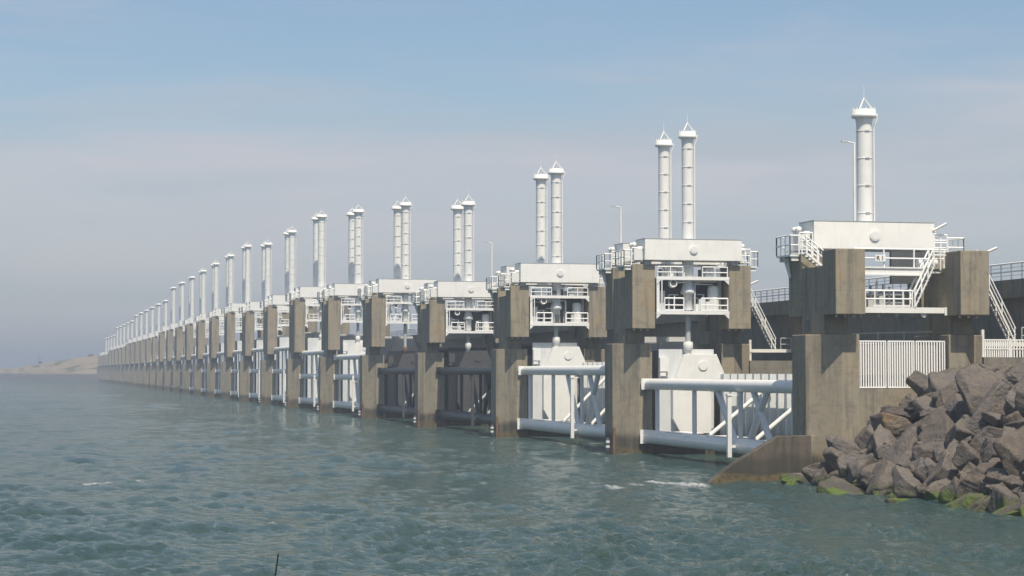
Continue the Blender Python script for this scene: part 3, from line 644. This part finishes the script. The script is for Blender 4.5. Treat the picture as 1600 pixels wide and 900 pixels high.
root = thing('slot_wall', (X0, YC(1) - 2.2, 0), 'low concrete wall closing the slot of the first pier under the white bar gates', 'wall')
MB().box(-3.19, 3.19, -0.25, 0.3, -3, 6.08).build('wall', 'conc', root)
MB().tube((-3.0, 1.3, 9.75), (2.9, 1.3, 9.9), 0.045, 6).tube((-1.1, 1.3, 9.4), (-1.1, 1.3, 9.9), .035, 6).tube((.8, 1.3, 9.4), (.8, 1.3, 9.95), .035, 6).build('top_rail', 'galv', root)
def bar_panel(root, x0, x1, z0, z1, y, n, mat='rail', t=0.035):
    fr = MB().box(x0, x1, y - t, y + t, z0, z0 + 2.4 * t).box(x0, x1, y - t, y + t, z1 - 2.4 * t, z1).box(x0, x0 + 2.2 * t, y - t, y + t, z0 + 2.4 * t, z1 - 2.4 * t).box(x1 - 2.2 * t, x1, y - t, y + t, z0 + 2.4 * t, z1 - 2.4 * t).build('frame', mat, root)
    me = MB().box(-0.046, 0.046, -t * .7, t * .7, 0, z1 - z0 - 4.8 * t - .004).mesh('bar')
    for k in range(n): share('bar', me, mat, root, (x0 + (x1 - x0) * (k + 1) / (n + 1), y, z0 + 2.4 * t + .002))
for k, (a, b) in enumerate(((-3.12, -1.14), (-1.04, 0.88), (0.98, 3.1))):
    root = thing('bar_gate', (X0, YC(1) - 2.3, 0), ('left', 'middle', 'right')[k] + ' of the three white vertical-bar gates closing the first pier slot', 'gate', 'white bar gates of the first pier')
    bar_panel(root, a, b, 6.14, 9.28, 0, 10)
for k, (a, b) in enumerate(((6.55, 8.5), (8.62, 11.2), (11.3, 14.0))):
    root = thing('bar_fence_panel', (X0, YC(1) - 1.0, 0), ('white vertical-bar fence panel standing between the first pier and the stair foot', 'white vertical-bar fence panel in front of the stair foot at the picture edge', 'white bar fence panel farthest right, outermost of the row')[k], 'fence', 'white bar fence beside the first pier')
    bar_panel(root, a, b, 7.0, 9.42, 0, 11); MB().box(a - .11, a - .02, -.06, .06, 6.9, 9.75 if k == 0 else 9.5).build('post', 'white', root)
    MB().box(a + .07, b - .07, -.05, -.022, 8.72, 8.8).build('middle_rail', 'white', root)
tag(MB().box(63.2, 80, 127.6, 128.0, 6.5, 8.7).build('parapet_wall', 'steelw'), 'pale grey low wall seen through the white bar fence beside the first pier', 'wall')
grid('service_yard', [63.05, 66, 70, 80, 160], [123.4, 126, 128, 131], lambda x, y: 6.9, 'soil')

# sloping wing wall running into the water
root = thing('wing_wall', (0, 122.6, 0), 'brown concrete wing wall sloping down into the water beside the first pier', 'wall')
MB().prism([(41.5, -1), (42.68, 0.0), (43.75, 0.87), (44.4, 1.28), (47.5, 3.04), (49.75, 3.07), (49.75, -1.5)], 0, 0.75, 'y').build('slab', 'conc3', root, 0.04)
MB().box(49.755, 50.6, 0.9, 2.3, -3, 3.0).build('return_block', 'conc', root)

# ------------------------------------------------------------------ road bridge, lamps
def span(k, ya, yb):
    lod = 0 if k <= 3 else 1
    nm = 'nearest road bridge span running off the picture edge beside the first pier' if k == 0 else f'grey road bridge span between the {ordn(k)} and {ordn(k + 1)} piers from the boulders'
    root = thing('bridge_span', (X0, ya, 0), nm, 'bridge', 'concrete spans of the road bridge'); L = yb - ya - 0.06
    MB().prism([(10.8, 12.42), (10.8, 13.7), (25, 13.7), (25, 12.42)], 0, L, 'y').build('deck_slab', 'conc2', root)
    MB().prism([(11.6, 12.416), (12.2, 8.25), (23, 8.25), (23.6, 12.416)], 0.02, L - .02, 'y').build('box_girder', 'conc2', root)
    if k <= 14: MB().rail([(10.95, 0.2, 13.7), (10.95, L - .2, 13.7)], 1.15, 0.06, 1.55).tube((10.95, .2, 14.0), (10.95, L - .2, 14.0), .025, 5).tube((10.95, .2, 14.55), (10.95, L - .2, 14.55), .025, 5).build('railing', 'rail', root)
span(0, 60, YC(1))
for k in range(1, NP): span(k, YC(k), YC(k + 1))
for k, (y, lb) in enumerate(((156.6, 'tall white street lamp beside the column of the first pier'), (224.7, 'white street lamp rising left of the second pier'), (291.5, 'white street lamp rising left of the third pier'),
                             (358.5, 'fourth and farthest street lamp on the bridge, mostly hidden by piers'))):
    root = thing('street_lamp', (X0 + 10.95, y, 13.7), lb, 'lamp', 'street lamps on the road bridge')
    MB().tube((0, 0, 0), (0, 0, 12.75), 0.15, 10, 0.10).build('mast', 'white', root)
    MB().tube((0.1, 0, 12.7), (-0.75, 0, 12.82), 0.06, 8).build('arm', 'white', root)
    MB().prism([(-0.6, -.15), (-1.15, -.1), (-1.15, .1), (-0.6, .15)], 12.76, 12.9).build('lantern', 'galv', root)

# ------------------------------------------------------------------ far shore: small buildings; rod in the foreground
root = thing('signal_tower', (11.6, 1650, 9), 'tiny grey signal tower with a mast on the far dike at the left', 'tower')
MB().box(-1.2, 1.2, -1.2, 1.2, 0, 6.2).box(-1.6, 1.6, -1.6, 1.6, 4.4, 5.4).build('cabin', 'dark', root); MB().tube((-1.3, 0, 6.2), (-1.3, 0, 12.0), 0.22, 6).tube((0.4, 0, 6.2), (.4, 0, 9), .15, 6).build('mast', 'redb', root)
root = thing('dike_building', (47, 1520, 16), 'faded red brick building where the far dike meets the barrier', 'building')
MB().box(-2, 2, -2, 2, 0, 3).build('wall', 'redb', root); MB().prism([(-2.3, 3), (2.3, 3), (0, 4.6)], -2.3, 2.3, 'y').build('roof', 'redb', root)
rp = 9.0
dx, dy = math.sin(R(13.623 - 6.61)), math.cos(R(13.623 - 6.61))
root = thing('fishing_rod', (dx * rp - 0.42, dy * rp, 3.4), 'thin black fishing rod tip at the bottom edge in front of the water', 'rod')
tipz = CAM_H - (862 - 580) / 3136 * rp
L0 = Vector((0, 0, 0)); L1 = Vector((0.42, 0, tipz - 3.4))
MB().tube(L0, L0.lerp(L1, .35), 0.014, 8, 0.010).build('handle_section', 'rod', root); MB().tube(L0.lerp(L1, .35), L1, 0.010, 8, 0.0035).build('tip_section', 'rod', root)

# ------------------------------------------------------------------ haze over the water
hz = MB().box(-5400, 5400, -5400, 5400, -8, 48).build('haze', 'conc')
hz.data.materials.clear(); hm = bpy.data.materials.new('haze_air'); hm.use_nodes = True; hm.node_tree.nodes.clear()
pv = hm.node_tree.nodes.new('ShaderNodeVolumePrincipled'); pv.inputs['Color'].default_value = (0.77, 0.87, 0.985, 1); pv.inputs['Density'].default_value = 0.00058; pv.inputs['Anisotropy'].default_value = 0.25
ho = hm.node_tree.nodes.new('ShaderNodeOutputMaterial'); hm.node_tree.links.new(pv.outputs[0], ho.inputs['Volume']); hz.data.materials.append(hm)
tag(hz, None, None, kind='stuff')
